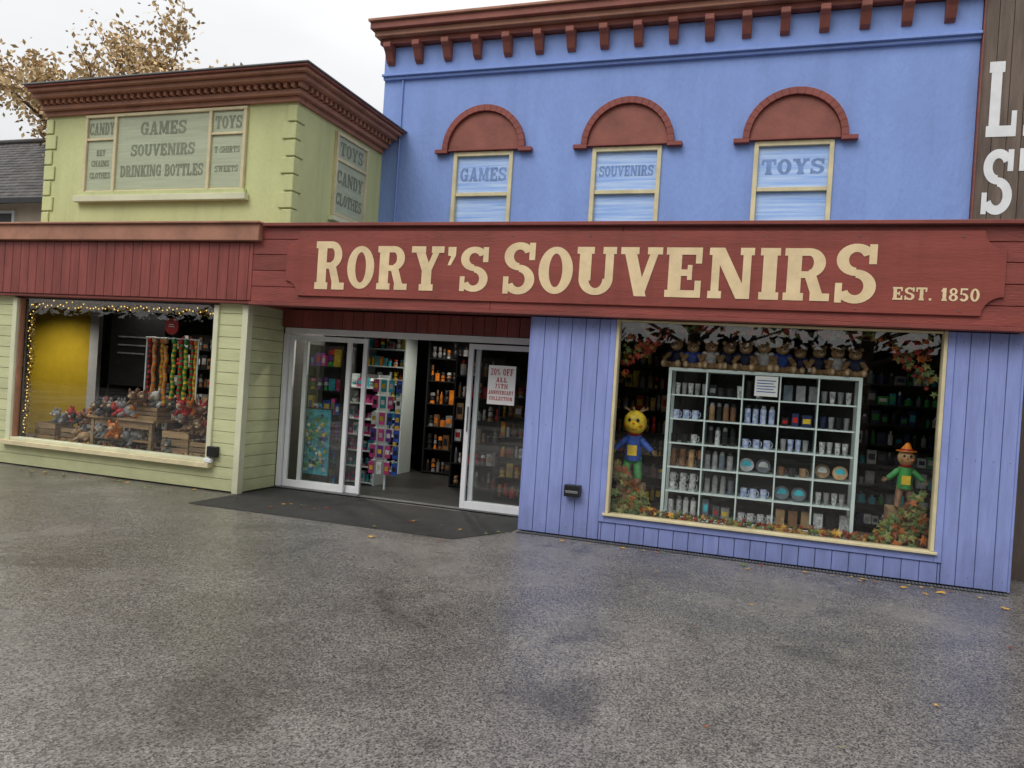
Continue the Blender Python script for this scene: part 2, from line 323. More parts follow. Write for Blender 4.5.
# ---------------------------------------------------------------- blue ground floor
g=B();x=-2.45
while x<2.06:
    xe=min(x+.142,2.07)
    if xe<=-1.60 or x>=1.54: g.box(x,xe,Y0,7.87,.015,2.29,BLUEP)
    else:
        if x<-1.60: g.box(x,-1.603,Y0,7.87,.015,2.29,BLUEP);g.box(-1.597,xe,Y0,7.87,.015,.20,BLUEP)
        elif xe>1.54: g.box(1.543,xe,Y0,7.87,.015,2.29,BLUEP);g.box(x,1.537,Y0,7.87,.015,.20,BLUEP)
        else: g.box(x,xe,Y0,7.87,.015,.20,BLUEP)
    x=xe+.005
g.obj('blue_cladding',BB,.004)
g=B()
for x in (-2.38,-2.23,-1.94,-1.79,1.61,1.76,1.90,2.03):
    for zz in (.10,1.15,2.2):g.cyl((x,7.832,zz),(x,7.827,zz),.005,.005,LEAD,6)
g.obj('nail_heads',BB)
g=B()
g.box(-2.475,-2.452,7.85,8.56,.01,2.29,BLUET)
g.box(2.072,2.095,7.84,10.05,.01,2.29,BLUET)
g.box(-1.60,-1.538,7.815,7.93,.205,2.29,BLUET);g.box(1.478,1.54,7.815,7.93,.205,2.29,BLUET);g.box(-1.538,1.478,7.815,7.93,.205,.273,BLUET)
g.obj('blue_trim',BB,.004)
g=B()
g.box(-1.535,-1.505,7.80,7.92,.303,2.29,CREAM);g.box(1.445,1.475,7.80,7.92,.303,2.29,CREAM);g.box(-1.56,1.50,7.78,7.92,.276,.30,CREAM);g.box(-1.502,1.442,7.81,7.92,2.272,2.29,CREAM)
g.obj('window_frame',BB,.003)
g=B();g.pane(-1.505,1.445,7.87,.30,2.275,GLASS);g.obj('display_window_glass',BB)
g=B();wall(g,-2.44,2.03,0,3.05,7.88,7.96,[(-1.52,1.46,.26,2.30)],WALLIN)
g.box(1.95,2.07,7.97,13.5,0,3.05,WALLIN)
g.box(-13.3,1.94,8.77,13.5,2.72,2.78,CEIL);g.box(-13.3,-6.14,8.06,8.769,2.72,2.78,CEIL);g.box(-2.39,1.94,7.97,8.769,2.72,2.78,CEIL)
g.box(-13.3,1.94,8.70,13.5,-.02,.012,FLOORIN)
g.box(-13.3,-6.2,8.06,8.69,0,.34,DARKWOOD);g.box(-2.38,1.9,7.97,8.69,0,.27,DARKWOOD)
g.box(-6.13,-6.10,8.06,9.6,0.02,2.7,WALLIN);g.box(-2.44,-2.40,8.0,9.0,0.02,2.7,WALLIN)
g.obj('interior',BB)
g=B();g.box(-1.965,-1.80,7.74,7.83,.435,.555,BLACK);g.box(-1.95,-1.815,7.73,7.739,.47,.50,LEAD);g.obj('outdoor_socket_box',None,.008)
g=B();g.box(-6.53,-6.42,7.75,7.80,.35,.40,WHITE);g.box(-6.50,-6.36,7.76,7.829,.42,.55,BLACK);g.obj('outdoor_socket_box',None,.006)
g=B();x=-6.04
while x<-2.5:
    g.box(x,min(x+.142,-2.48),8.50,8.55,2.10,2.325,REDV);x+=.147
g.obj('door_header',BB,.003)
D=empty('sliding_doors');D.parent=BB
def leaf(g,x0,x1,y,w=.06,z0=.03,z1=2.0):
    g.box(x0,x0+w,y,y+.04,z0,z1,WFRAME);g.box(x1-w,x1,y,y+.04,z0,z1,WFRAME)
    g.box(x0+w,x1-w,y+.002,y+.038,z0,z0+.09,WFRAME);g.box(x0+w,x1-w,y+.002,y+.038,z1-w,z1,WFRAME)
    g.pane(x0+w,x1-w,y+.018,z0+.09,z1-w,GLASS)
g=B()
g.box(-6.03,-2.49,8.545,8.66,2.02,2.095,WFRAME)
g.box(-6.05,-5.985,8.56,8.62,0.031,2.018,WFRAME)
g.box(-2.535,-2.48,8.605,8.62,0.031,2.018,WFRAME)
g.box(-6.05,-4.83,8.55,8.68,.013,.03,LEAD);g.box(-4.83,-3.45,8.57,8.68,.013,.02,LEAD);g.box(-3.45,-2.48,8.55,8.68,.013,.03,LEAD)
leaf(g,-5.975,-5.07,8.60);leaf(g,-5.80,-4.87,8.655)
leaf(g,-3.45,-2.545,8.56);leaf(g,-3.38,-2.60,8.625)
g.cyl((-3.41,8.545,.95),(-3.41,8.545,1.25),.008,.008,LEAD,8)
g.obj('leaves',D,.004)
g=B();g.box(-3.18,-2.84,8.556,8.559,1.30,1.76,PAPER)
for s,a,b_,c,d in (("20% OFF",-3.15,-2.87,1.645,1.725),("ALL",-3.08,-2.94,1.565,1.62),("75TH",-3.09,-2.93,1.49,1.545),("ANNIVERSARY",-3.165,-2.855,1.42,1.465),("COLLECTION",-3.155,-2.865,1.35,1.395)):
    text(g,s,a,b_,c,d,8.554,REDINK,sp=.14)
g.obj('sale_poster')
# ================================================================== UPPER GREEN
g=B()
g.box(-9.6,-5.63,7.93,8.10,3.2,4.95,GREENW);g.box(-5.80,-5.63,8.10,12.0,3.2,4.95,GREENW);g.box(-9.6,-9.43,8.10,12.0,3.2,4.95,GREENW);g.box(-9.43,-5.8,11.8,12,3.2,4.95,GREENW)
g.obj('upper_walls',GB)
g=B();z=3.29;k=0
while z<4.75:
    w=.17 if k%2 else .11
    z1=min(z+.205,4.77)
    g.box(-5.63-w,-5.607,7.907,7.928,z,z1-.012,GREENW);g.box(-5.628,-5.607,7.93,7.93+(.28-w),z,z1-.012,GREENW)
    g.box(-9.617,-9.6+w,7.907,7.928,z,z1-.012,GREENW)
    z+=.21;k+=1
g.obj('quoins',GB,.008)
def lcorn(g,o,z0,z1,m):
    g.box(-9.63,-5.63+o,7.93-o,8.02,z0,z1,m);g.box(-5.70,-5.63+o,8.023,10.03,z0,z1,m)
g=B()
lcorn(g,.05,4.78,4.84,BRN);lcorn(g,.12,4.842,4.90,BRN)
lcorn(g,.26,4.965,5.02,BRN);lcorn(g,.33,5.022,5.06,BRN);lcorn(g,.37,5.062,5.085,BRND)
x=-9.60
while x<-5.5:
    g.box(x,x+.05,7.75,7.898,4.902,4.963,BRN);x+=.105
y=7.95
while y<10.0:
    g.box(-5.608,-5.45,y,y+.05,4.902,4.963,BRN);y+=.105
g.box(-9.62,-5.61,7.90,8.0,4.902,4.963,BRND);g.box(-5.7,-5.61,8.003,10.03,4.902,4.963,BRND)
g.obj('cornice',GB,.004)
g=B();g.box(-9.66,-5.24,7.54,12.0,5.087,5.105,LEAD);g.obj('roof',GB,.003)
g=B()
g.box(-8.90,-6.315,7.885,7.927,4.722,4.76,CREAM)
for a in (-8.90,-8.40,-6.88,-6.36):g.box(a,a+.045,7.885,7.927,3.74,4.72,CREAM)
for a,b_ in ((-8.855,-8.40),(-8.355,-6.88),(-6.835,-6.36)):
    g.box(a,b_,7.915,7.927,3.762,4.72,GSIGN);g.box(a,b_,7.90,7.927,3.74,3.76,CREAM)
for a,b_ in ((-8.855,-8.40),(-6.835,-6.36)):g.box(a,b_,7.89,7.914,4.42,4.45,CREAM)
g.box(-8.99,-6.24,7.84,7.927,3.60,3.68,GREENL);g.box(-8.95,-6.28,7.87,7.927,3.682,3.738,GREENW)
g.obj('upper_window',GB,.004)
g=B();yt=7.912
for s,a,b_,c,d in (("GAMES",-7.98,-7.25,4.47,4.64),("SOUVENIRS",-8.12,-7.10,4.20,4.35),("DRINKING BOTTLES",-8.28,-6.95,3.93,4.08),
    ("CANDY",-8.84,-8.42,4.50,4.66),("KEY",-8.70,-8.55,4.22,4.30),("CHAINS",-8.78,-8.48,4.08,4.16),("CLOTHES",-8.80,-8.45,3.92,4.00),
    ("TOYS",-6.80,-6.40,4.50,4.66),("T-SHIRTS",-6.79,-6.41,4.20,4.28),("SWEETS",-6.77,-6.42,3.96,4.04)):
    text(g,s,a,b_,c,d,yt,GTEXT)
g.obj('upper_window_lettering',GB)
g=B()
g.box(-5.627,-5.585,8.80,8.84,3.62,4.72,CREAM);g.box(-5.627,-5.585,9.58,9.62,3.62,4.72,CREAM);g.box(-5.627,-5.585,8.842,9.578,4.68,4.72,CREAM);g.box(-5.627,-5.585,8.842,9.578,3.62,3.66,CREAM)
g.box(-5.611,-5.59,8.842,9.578,4.35,4.39,CREAM)
g.box(-5.627,-5.612,8.842,9.578,3.662,4.678,GSIGN);g.box(-5.627,-5.54,8.74,9.68,3.54,3.60,GREENL)
text(g,"TOYS",8.92,9.50,4.44,4.62,-5.609,GTEXT,True);text(g,"CANDY",8.88,9.54,4.06,4.24,-5.609,GTEXT,True);text(g,"CLOTHES",8.88,9.54,3.78,3.94,-5.609,GTEXT,True)
g.obj('side_window',GB)
# ================================================================== UPPER BLUE
g=B();wins=[(-4.47,-3.58),(-2.46,-1.54),(-.39,.54)]
wall(g,-5.66,2.03,3.2,6.33,10.07,10.25,[(a,b_,3.45,4.77) for a,b_ in wins],BLUEW)
g.box(-5.66,-5.5,10.25,14,3.2,6.33,BLUEW);g.box(1.87,2.03,10.25,14,3.2,6.33,BLUEW);g.box(-5.5,1.87,13.8,14,3.2,6.33,BLUEW);g.box(-5.5,1.87,10.26,13.8,6.2,6.3,LEAD)
g.obj('upper_walls',BB)
g=B();g.box(-5.66,2.03,10.02,10.068,5.86,5.90,BLUEW);g.box(-5.67,2.03,9.98,10.068,5.902,5.935,BLUEW)
g.box(-5.66,2.03,10.035,10.068,5.937,6.33,BLUEW)
g.obj('string_course',BB,.004)
g=B()
g.box(-5.70,2.03,9.93,10.20,6.34,6.42,BRND);g.box(-5.74,2.03,9.83,10.20,6.422,6.50,BRN);g.box(-5.78,2.03,9.76,10.22,6.502,6.60,BRND);g.box(-5.80,2.03,9.72,10.24,6.602,6.64,BRN)
x=-5.60
while x<1.9:
    g.prismx([(10.033,6.338),(9.84,6.338),(9.84,6.27),(9.90,6.22),(9.97,6.10),(10.033,6.06)],x,x+.115,BRND)
    x+=.452
g.obj('cornice',BB,.006)
g=B()
for wi,(a,b_) in enumerate(wins):
    w=.055
    g.box(a,a+w,10.04,10.16,3.45,4.77,CREAM);g.box(b_-w,b_,10.04,10.16,3.45,4.77,CREAM);g.box(a+w,b_-w,10.04,10.16,4.71,4.77,CREAM)
    g.box(a+w,b_-w,10.06,10.16,4.15,4.20,CREAM)
    g.box(a+w,b_-w,10.11,10.13,3.45,4.15,BSIGN);g.box(a+w,b_-w,10.09,10.11,4.20,4.71,BSIGN)
    s=["GAMES","SOUVENIRS","TOYS"][wi];hh=.19 if wi!=1 else .14
    text(g,s,a+.10,b_-.10,4.46-hh/2,4.46+hh/2,10.087,BTEXT)
g.obj('upper_windows',BB,.003)
g=B()
for a,b_ in wins:
    cx=(a+b_)/2;n=20
    g.prism([(cx+.53*math.cos(math.pi*k/n),4.802+.52*math.sin(math.pi*k/n)) for k in range(n+1)],10.03,10.068,BRND)
    for k in range(n):
        A=[math.pi*k/n,math.pi*(k+1)/n]
        q=[(cx+.532*math.cos(A[0]),4.802+.522*math.sin(A[0])),(cx+.615*math.cos(A[0]),4.802+.61*math.sin(A[0])),(cx+.615*math.cos(A[1]),4.802+.61*math.sin(A[1])),(cx+.532*math.cos(A[1]),4.802+.522*math.sin(A[1]))]
        g.prism(q,9.985,10.068,REDT)
    g.box(cx-.72,cx-.53,9.98,10.068,4.745,4.80,REDT);g.box(cx+.53,cx+.72,9.98,10.068,4.745,4.80,REDT);g.box(cx-.528,cx+.528,10.0,10.068,4.775,4.80,REDT)
g.obj('window_arches',BB,.004)
g=B();g.cyl((-5.35,10.05,3.2),(-5.35,10.05,5.85),.012,.012,BLUEW,8);g.obj('cable_conduit',BB)
# ================================================================== DARK WOOD BUILDING (right)
DB=empty('dark_wood_building')
g=B();x=2.052
while x<9:
    g.box(x,x+.142,10.03,10.078,3.06,7.6,DARKWOOD);x+=.147
x=2.12
while x<9:
    g.box(x,x+.142,8.55,8.598,.0,2.96,DARKWOOD);x+=.147
g.box(2.14,9,8.4,10.0,2.982,3.05,LEAD);g.box(2.035,2.05,9.99,10.1,3.06,7.6,BRND);g.box(2.05,9,10.08,14,3.06,7.5,WALLIN);g.box(2.12,9,8.6,14,0,2.975,WALLIN)
g.obj('cladding',DB,.003)
g=B();text(g,"LI",2.13,2.66,4.72,5.58,10.025,WHITE,sp=.12);text(g,"ST",2.13,2.82,3.83,4.58,10.025,WHITE,sp=.12)
g.obj('lettering',DB)
# ================================================================== SLATE HOUSE (far left)
H=empty('slate_roof_house')
g=B();g.box(-30,-18.5,16,22,0,5.8,CREAMW);g.obj('walls',H)
g=B()
for j in range(21):
    y=15.4+j*.176;z=5.62+j*.136
    x=-30+(j%2)*.12
    while x<-18.4:
        x2=x+.225;g.add([(x,y,z+.03),(x2,y,z+.03),(x2,y+.2,z+.155),(x,y+.2,z+.155),(x,y,z),(x2,y,z)],[(0,1,2,3),(4,5,1,0)],SLATE);x+=.235
g.add([(-30,15.4,5.57),(-18.4,15.4,5.57),(-18.4,19,8.35),(-30,19,8.35),(-18.4,22.3,5.80),(-30,22.3,5.80)],[(0,1,2,3),(3,2,4,5)],SLATE)
g.cyl((-30,19,8.47),(-18.4,19,8.47),.09,.09,SLATE,8)
g.obj('roof',H)
g=B()
g.box(-30,-18.4,15.30,15.39,5.50,5.64,BLACK)
g.box(-21.9,-20.4,15.95,16.02,4.2,5.45,WFRAME);g.box(-21.8,-21.2,15.93,15.949,4.3,5.36,BLACK);g.box(-21.1,-20.5,15.93,15.949,4.3,5.36,BLACK)
g.obj('trim',H)
# ================================================================== TREES
def tree(name,loc,h,crown,leafm,nleaf,seed,ls=.12,base=.38):
    r=random.Random(seed);g=B()
    g.cyl((0,0,0),(0.1,0,h*.45),h*.03,h*.02,BARK,10)
    tips=[]
    for i in range(12):
        a=i*2.4+r.random();el=r.uniform(.25,1.4)
        p=Vector((.1,0,h*r.uniform(base-.07,base+.07)))
        d=Vector((math.cos(a)*math.cos(el),math.sin(a)*math.cos(el),math.sin(el)));q=p+d*crown*r.uniform(.8,1.05)
        g.cyl(p,q,h*.009,h*.002,BARK,6)
        for k in range(6):
            s=p.lerp(q,r.uniform(.4,1));dd=(d+Vector((r.uniform(-1,1),r.uniform(-1,1),r.uniform(-.2,1)))).normalized();e=s+dd*crown*r.uniform(.2,.42)
            g.cyl(s,e,h*.0022,h*.0008,BARK,5);tips.append((s,e))
            for kk in range(3):
                e2=e+Vector((r.uniform(-1,1),r.uniform(-1,1),r.uniform(-.3,1)))*crown*.17;s2=s.lerp(e,r.uniform(.4,1));g.cyl(s2,e2,h*.0011,h*.0005,BARK,4);tips.append((s2,e2))
    vs=[];fs=[]
    for i in range(nleaf):
        s,e=r.choice(tips);c=s.lerp(e,r.uniform(.2,1.05))+Vector((r.gauss(0,1),r.gauss(0,1),r.gauss(0,1)))*crown*.045
        u=Vector((r.uniform(-1,1),r.uniform(-1,1),r.uniform(-1,1))).normalized();w=u.orthogonal().normalized();sz=ls*r.uniform(.6,1.3)
        o=len(vs);vs+=[c-u*sz,c+w*sz*.5,c+u*sz,c-w*sz*.5];fs.append((o,o+1,o+2,o+3))
    g.add(vs,fs,leafm);return g.obj(name,None,0,loc)
tree('autumn_tree',(-19.3,19.5,0),11.8,5.0,TREEGOLD,19000,3,.085,.50)
t=tree('autumn_tree',(2.5,-9,0),8.5,4.2,TREERED,11000,11,.16)
for i,(x,y,rz,sc_) in enumerate([(-2.6,-10.5,1,1.0),(7.5,-8,2,.95),(12.5,-9.5,3.3,1.1),(-20,-9,.5,1.1),(-13,-12,2.5,.9),(-8,-11,4,1)]):
    o=bpy.data.objects.new('autumn_tree',t.data);scene.collection.objects.link(o);o.location=(x,y,0);o.rotation_euler=(0,0,rz);o.scale=(sc_,)*3
g=B();vs=[];fs=[]
for i in range(16000):
    c=Vector((rng.uniform(-45,30),-13.6+rng.gauss(0,.35),rng.uniform(0,3.6)+rng.gauss(0,.25)));u=Vector((rng.uniform(-1,1),rng.uniform(-1,1),rng.uniform(-1,1))).normalized();w=u.orthogonal().normalized();sz=.2
    o=len(vs);vs+=[c-u*sz,c+w*sz*.6,c+u*sz,c-w*sz*.6];fs.append((o,o+1,o+2,o+3))
g.add(vs,fs,TREEGRN);g.box(-45,30,-15,-14,0,3.4,TREEGRN);g.obj('hedge_reflection_blocker')  # unseen hedge added behind the camera to darken reflections in the glass
# ================================================================== FALLEN LEAVES
g=B()
for x,y in ((-3.75,7.05),(-3.55,6.6),(-7.6,7.6),(-7.7,7.66),(-9.0,7.5),(-8.9,7.6),(-8.6,7.62),(-8.8,7.5),(-6.6,7.7),(-.15,7.55),(-.1,7.4),(.4,7.6),(.62,7.45),(1.2,7.5),(1.35,7.35),(1.5,7.5),(.9,7.62),(-1.3,7.6),(-5.2,7.3),(-2.6,7.6),(-1.9,7.55),(1.9,7.2),(2.0,6.4),(-.9,7.65)):
    g.leaf((x,y,.014),rng.uniform(.03,.06),rng.choice([LEAFM[0],LEAFM[1],LEAFM[1],LEAFM[2]]),(rng.uniform(-.15,.15),rng.uniform(-.15,.15),1))
for i in range(70):
    g.leaf((rng.uniform(-10,2),7.66-abs(rng.gauss(0,.1)),.014),rng.uniform(.015,.035),rng.choice(LEAFM),(rng.uniform(-.2,.2),rng.uniform(-.2,.2),1))
for i in range(14):
    g.leaf((rng.uniform(-7,3),rng.uniform(3.5,7),.014),rng.uniform(.015,.03),rng.choice(LEAFM),(rng.uniform(-.2,.2),rng.uniform(-.2,.2),1))
g.obj('fallen_leaves')
# ================================================================== SHOP GOODS
def stock(g,x0,x1,y0,y1,z,h,pal,r,gap=.012,kinds='bcst'):
    x=x0
    while x<x1-.04:
        k=r.choice(kinds);w=r.uniform(.05,.11);w=min(w,x1-x);m=CM[r.choice(pal)];hh=h*r.uniform(.45,.85)
        cx=x+w/2;yy=y0+.02
        if k=='b':
            g.box(x,x+w,yy,yy+w,z,z+hh,m);g.box(x+w*.15,x+w*.85,yy-.002,yy-.0005,z+hh*.3,z+hh*.75,CM[r.choice(pal)])
        elif k=='c':
            rr=w*.42;g.cyl((cx,yy+rr,z),(cx,yy+rr,z+hh*.7),rr,rr,m,12);g.cyl((cx,yy+rr,z+hh*.7),(cx,yy+rr,z+hh*.95),rr*.5,rr*.35,CM[r.choice(pal)],10)
        elif k=='s':
            g.ell((cx,yy+w*.4,z+hh*.3),(w*.45,w*.4,hh*.32),m,10,7);g.ell((cx,yy+w*.35,z+hh*.75),(w*.33,w*.33,hh*.24),m,10,7);g.ell((cx-w*.25,yy+w*.35,z+hh*.95),(w*.12,w*.1,hh*.1),m,6,5);g.ell((cx+w*.25,yy+w*.35,z+hh*.95),(w*.12,w*.1,hh*.1),m,6,5)
        else:
            for q in range(3):g.cyl((cx,yy+.03,z+hh*q/3),(cx,yy+.03,z+hh*(q+.8)/3),w*.4,w*.3,CM[r.choice(pal)],8)
        x+=w+gap
def rack(name,x0,x1,y0,y1,z0,z1,rows,pal,seed,frame=METAL,kinds='bcst',back=None):
    r=random.Random(seed);g=B()
    g.box(x0,x0+.025,y0,y1,z0,z1,frame);g.box(x1-.025,x1,y0,y1,z0,z1,frame)
    if back:g.box(x0+.025,x1-.025,y1-.02,y1,z0,z1,back)
    hgt=(z1-z0)/rows
    for i in range(rows):
        z=z0+i*hgt+.02;g.box(x0+.025,x1-.025,y0+.003,y1-.021,z,z+.018,frame);stock(g,x0+.04,x1-.04,y0+.01,y1,z+.018,hgt*.88,pal,r,kinds=kinds)
    return g.obj(name)
MS='merchandise_shelf'
rack(MS,-6.95,-6.35,10.0,10.4,0.013,2.0,7,['cyan','green','whi','pink','yel'],1,BLACK,back=WALLIN,kinds='bbt')
rack(MS,-6.2,-5.45,10.9,11.3,0.013,2.2,8,['orange','whi','red','cyan','gry','yel'],2,METAL,back=WALLIN,kinds='bsct')
rack(MS,-5.25,-4.5,11.3,11.7,0.013,2.2,6,['blk','blk','orange','gry','brn'],3,BLACK,back=WALLIN)
rack(MS,-5.62,-5.12,9.5,9.8,0.013,1.55,7,['whi','pink','cyan','pink','whi','gry'],4,METAL,kinds='bbst',back=WALLIN)
rack(MS,-4.30,-3.55,10.2,10.6,0.013,1.9,6,['blk','gry','red','whi','tan'],5,BLACK,back=WALLIN)
rack(MS,.85,1.9,9.3,9.7,0.013,2.0,9,['blk','whi','slt','cyan','gry','navy','green'],6,BLACK,kinds='bc',back=WALLIN)
rack(MS,-2.2,-1.0,10.8,11.2,0.013,2.2,7,['blk','brn','tan','gry','yel','red'],7,BLACK,back=WALLIN)
rack(MS,-.8,.7,11.0,11.4,0.013,2.2,7,['blk','brn','whi','gry','navy'],8,BLACK,back=WALLIN)
rack(MS,-8.9,-7.9,9.7,10.1,0.013,2.0,7,['gry','brn','blk','whi','tan','red'],9,BLACK,back=WALLIN)
rack(MS,-10.2,-9.1,10.6,11.0,0.013,1.6,5,['gry','brn','whi','tan','yel'],10,BLACK,back=WALLIN)
rack(MS,-3.4,-2.7,9.6,9.9,0.013,1.6,6,['orange','brn','whi','tan','yel','red'],12,BLACK,back=WALLIN)
rack(MS,-5.86,-5.30,8.82,9.05,0.013,1.9,6,['green','cyan','pink','whi','blue','yel','pur','red'],14,BLACK,kinds='bbt',back=WALLIN)
g=B();g.box(-13,-11.1,10.2,10.25,0.02,2.7,YELLOW);g.box(-11.09,-10.9,10.18,10.26,0.02,2.7,WHITE);g.obj('yellow_partition')
g=B();g.box(-5.80,-5.40,8.75,8.77,.20,1.05,CM['cyan']);r=random.Random(4)
for i in range(110):
    a=r.uniform(-5.76,-5.44);z=r.uniform(.25,1.0);g.leaf((a,8.746-i*.0002,z),r.uniform(.03,.055),CM[r.choice(['green','green','yel','blue','whi','cyan','slt','navy'])],(0,-1,0))
g.box(-5.81,-5.39,8.771,8.79,.013,1.07,BLACK)
g.obj('poster_stand')
# hanging bags on a wire stand just inside the doorway
g=B();r=random.Random(17)
g.cyl((-4.85,9.3,.013),(-4.85,9.3,1.6),.015,.015,METAL,8)
for j in range(6):
    z=1.5-j*.22
    for i in range(4):
        x=-5.02+i*.115;g.cyl((x,9.3,z),(x,9.22,z),.003,.003,METAL,5);g.box(x-.04,x+.04,9.215,9.23,z-.17,z-.01,CM[r.choice(['pink','pur','cyan','whi','pink','blue'])]);g.box(x-.025,x+.025,9.212,9.2145,z-.12,z-.06,CM[r.choice(['whi','yel','blk'])])
    g.cyl((-5.06,9.3,z),(-4.64,9.3,z),.005,.005,METAL,6)
g.obj('hanging_bag_stand')
# display cabinet
g=B();X0,X1,Ya,Yb,Z0,Z1=-1.02,.83,8.12,8.50,.275,1.84
f_=.032
for x in (X0,X1-f_):
    for y in (Ya,Yb-f_):g.box(x,x+f_,y,y+f_,Z0,Z1,METAL)
for z in (Z0,Z1-f_):
    for y in (Ya,Yb-f_):g.box(X0+f_,X1-f_,y+.001,y+f_-.001,z,z+f_,METAL)
    for x in (X0,X1-f_):g.box(x+.001,x+f_-.001,Ya+f_,Yb-f_,z,z+f_,METAL)
cols_=5;rows=6;cw=(X1-X0-2*f_)/cols_;rh=(Z1-Z0-2*f_)/rows
for i in range(1,cols_):
    x=X0+f_+i*cw;g.box(x-.007,x+.007,Ya+.005,Yb-.01,Z0+f_,Z1-f_,METAL)
for j in range(1,rows):
    z=Z0+f_+j*rh
    for i in range(cols_):g.box(X0+f_+i*cw+.008,X0+f_+(i+1)*cw-.008,Ya+.004,Yb-.01,z-.007,z+.007,METAL)
g.box(X0+f_,X1-f_,Yb-.008,Yb-.004,Z0+f_,Z1-f_,WALLIN)
g.obj('display_cabinet')
g=B();r=random.Random(33)
def mug(g,cx,cy,z,m,h=.09):
    g.cyl((cx,cy,z),(cx,cy,z+h),.033,.034,m,14,caps=False);g.cyl((cx,cy,z+h*.9),(cx,cy,z+h*.91),.030,.030,CM['blk'],12)
    for q in range(5):
        a0=-1.3+q*.52;a1=a0+.52;g.cyl((cx+.032+.02*math.cos(a0),cy,z+h/2+.03*math.sin(a0)),(cx+.032+.02*math.cos(a1),cy,z+h/2+.03*math.sin(a1)),.005,.005,m,6)
for j in range(rows):
    for i in range(cols_):
        x0=X0+f_+i*cw+.02;z=Z0+f_+j*rh+.008
        kind=r.choice(['mugs','mugs','cans','glass','box','bag','plate','mugs2','mix'])
        theme=r.choice([[PRINT],[PRINT,CM['blk']],[CM['blk'],CM['navy']],[CM['whi'],PRINT],[PRINTB],[CM['slt'],CM['gry']],[PRINTC,CM['blk']],[CM['brn'],CM['tan'],CM['blk']]])
        x=x0+r.uniform(0,.02)
        while x<x0+cw-.07:
            m=r.choice(theme);cy=8.18+r.uniform(0,.06);kk=kind if kind!='mix' else r.choice(['mugs','cans','box','glass'])
            if kk in('mugs','mugs2'):
                mug(g,x+.034,cy,z,m)
                if kind=='mugs2':mug(g,x+.036,cy+.01,z+.092,r.choice(theme))
                x+=.088+r.uniform(0,.02)
            elif kk=='cans':g.cyl((x+.03,cy,z),(x+.03,cy,z+.15),.028,.028,m,14);g.cyl((x+.03,cy,z+.15),(x+.03,cy,z+.185),.024,.018,r.choice([CM['blk'],CM['gry']]),12);x+=.066+r.uniform(0,.015)
            elif kk=='glass':g.cyl((x+.03,cy,z),(x+.03,cy,z+.12),.020,.030,r.choice([CM['gry'],m]),12);x+=.066+r.uniform(0,.01)
            elif kk=='box':
                w=r.uniform(.06,.10);h=r.uniform(.08,.19);g.box(x,x+w,cy,cy+.06,z,z+h,m);g.box(x+.01,x+w-.01,cy-.002,cy-.0005,z+h*.3,z+h*.7,CM[r.choice(['whi','red','cyan','yel','gry'])]);x+=w+r.uniform(.005,.04)
            elif kk=='plate':
                g.cyl((x+.06,cy+.03,z+.075),(x+.06,cy+.018,z+.078),.07,.07,m,20);g.cyl((x+.06,cy+.017,z+.078),(x+.06,cy+.015,z+.078),.045,.045,r.choice([CM['cyan'],CM['whi'],PRINTB]),18);x+=.16
            else:
                g.box(x,x+.085,cy,cy+.05,z,z+.16,m);g.cyl((x+.02,cy+.02,z+.16),(x+.042,cy+.02,z+.205),.004,.004,CM['blk'],6);g.cyl((x+.065,cy+.02,z+.16),(x+.042,cy+.02,z+.205),.004,.004,CM['blk'],6);x+=.12
g.obj('souvenir_mugs_and_gifts')
g=B();g.box(-.16,.06,8.10,8.104,1.60,1.80,PAPER)
for i in range(5):g.box(-.14,.04-.02*(i%2),8.0975,8.0985,1.64+i*.028,1.648+i*.028,CM['blue'])
g.obj('notice_card')
def bear(shirt):
    g=B()
    g.ell((0,0,.09),(.06,.05,.075),shirt);g.ell((0,-.015,.025),(.055,.055,.035),FUR)
    g.ell((0,-.01,.20),(.056,.052,.05),FUR);g.ell((0,-.055,.188),(.026,.022,.02),FURL);g.ell((0,-.077,.194),(.008,.006,.006),CM['blk'],8,6)
    for s in (-1,1):
        g.ell((s*.046,-.005,.245),(.021,.012,.021),FUR,10,7);g.ell((s*.046,-.013,.245),(.012,.008,.012),FURL,8,6)
        g.ell((s*.02,-.056,.21),(.006,.005,.006),CM['blk'],8,6)
        g.cyl((s*.05,-.01,.135),(s*.085,-.045,.085),.024,.02,FUR,10);g.ell((s*.087,-.048,.08),(.022,.022,.022),FUR,10,7);g.ell((s*.055,-.012,.135),(.027,.026,.026),shirt,10,7)
        g.cyl((s*.035,-.03,.03),(s*.065,-.11,.03),.028,.025,FUR,10);g.ell((s*.067,-.115,.036),(.027,.02,.034),FUR,10,7);g.ell((s*.067,-.131,.036),(.016,.006,.02),FURL,8,6)
    return g
meshes=[bear(m) for m in (CM['navy'],CM['whi'],CM['blue'])]
base=[None]*3
def putbear(x,y,z,k,sc_=1,rz=0):
    if base[k] is None:
        o=meshes[k].obj('teddy_bear');base[k]=o
    else:
        o=bpy.data.objects.new('teddy_bear',base[k].data);scene.collection.objects.link(o)
    o.location=(x,y,z);o.scale=(sc_,)*3;o.rotation_euler=(0,0,rz)
for i,x in enumerate([-.97,-.80,-.62,-.44,-.27,-.09,.08,.26,.43,.60,.76]):
    putbear(x,8.26+rng.uniform(-.05,.05),1.84,[0,2,1,0,0,1,2,0,0,1,0][i],1.18+rng.uniform(-.12,.15),rng.uniform(-.45,.45))
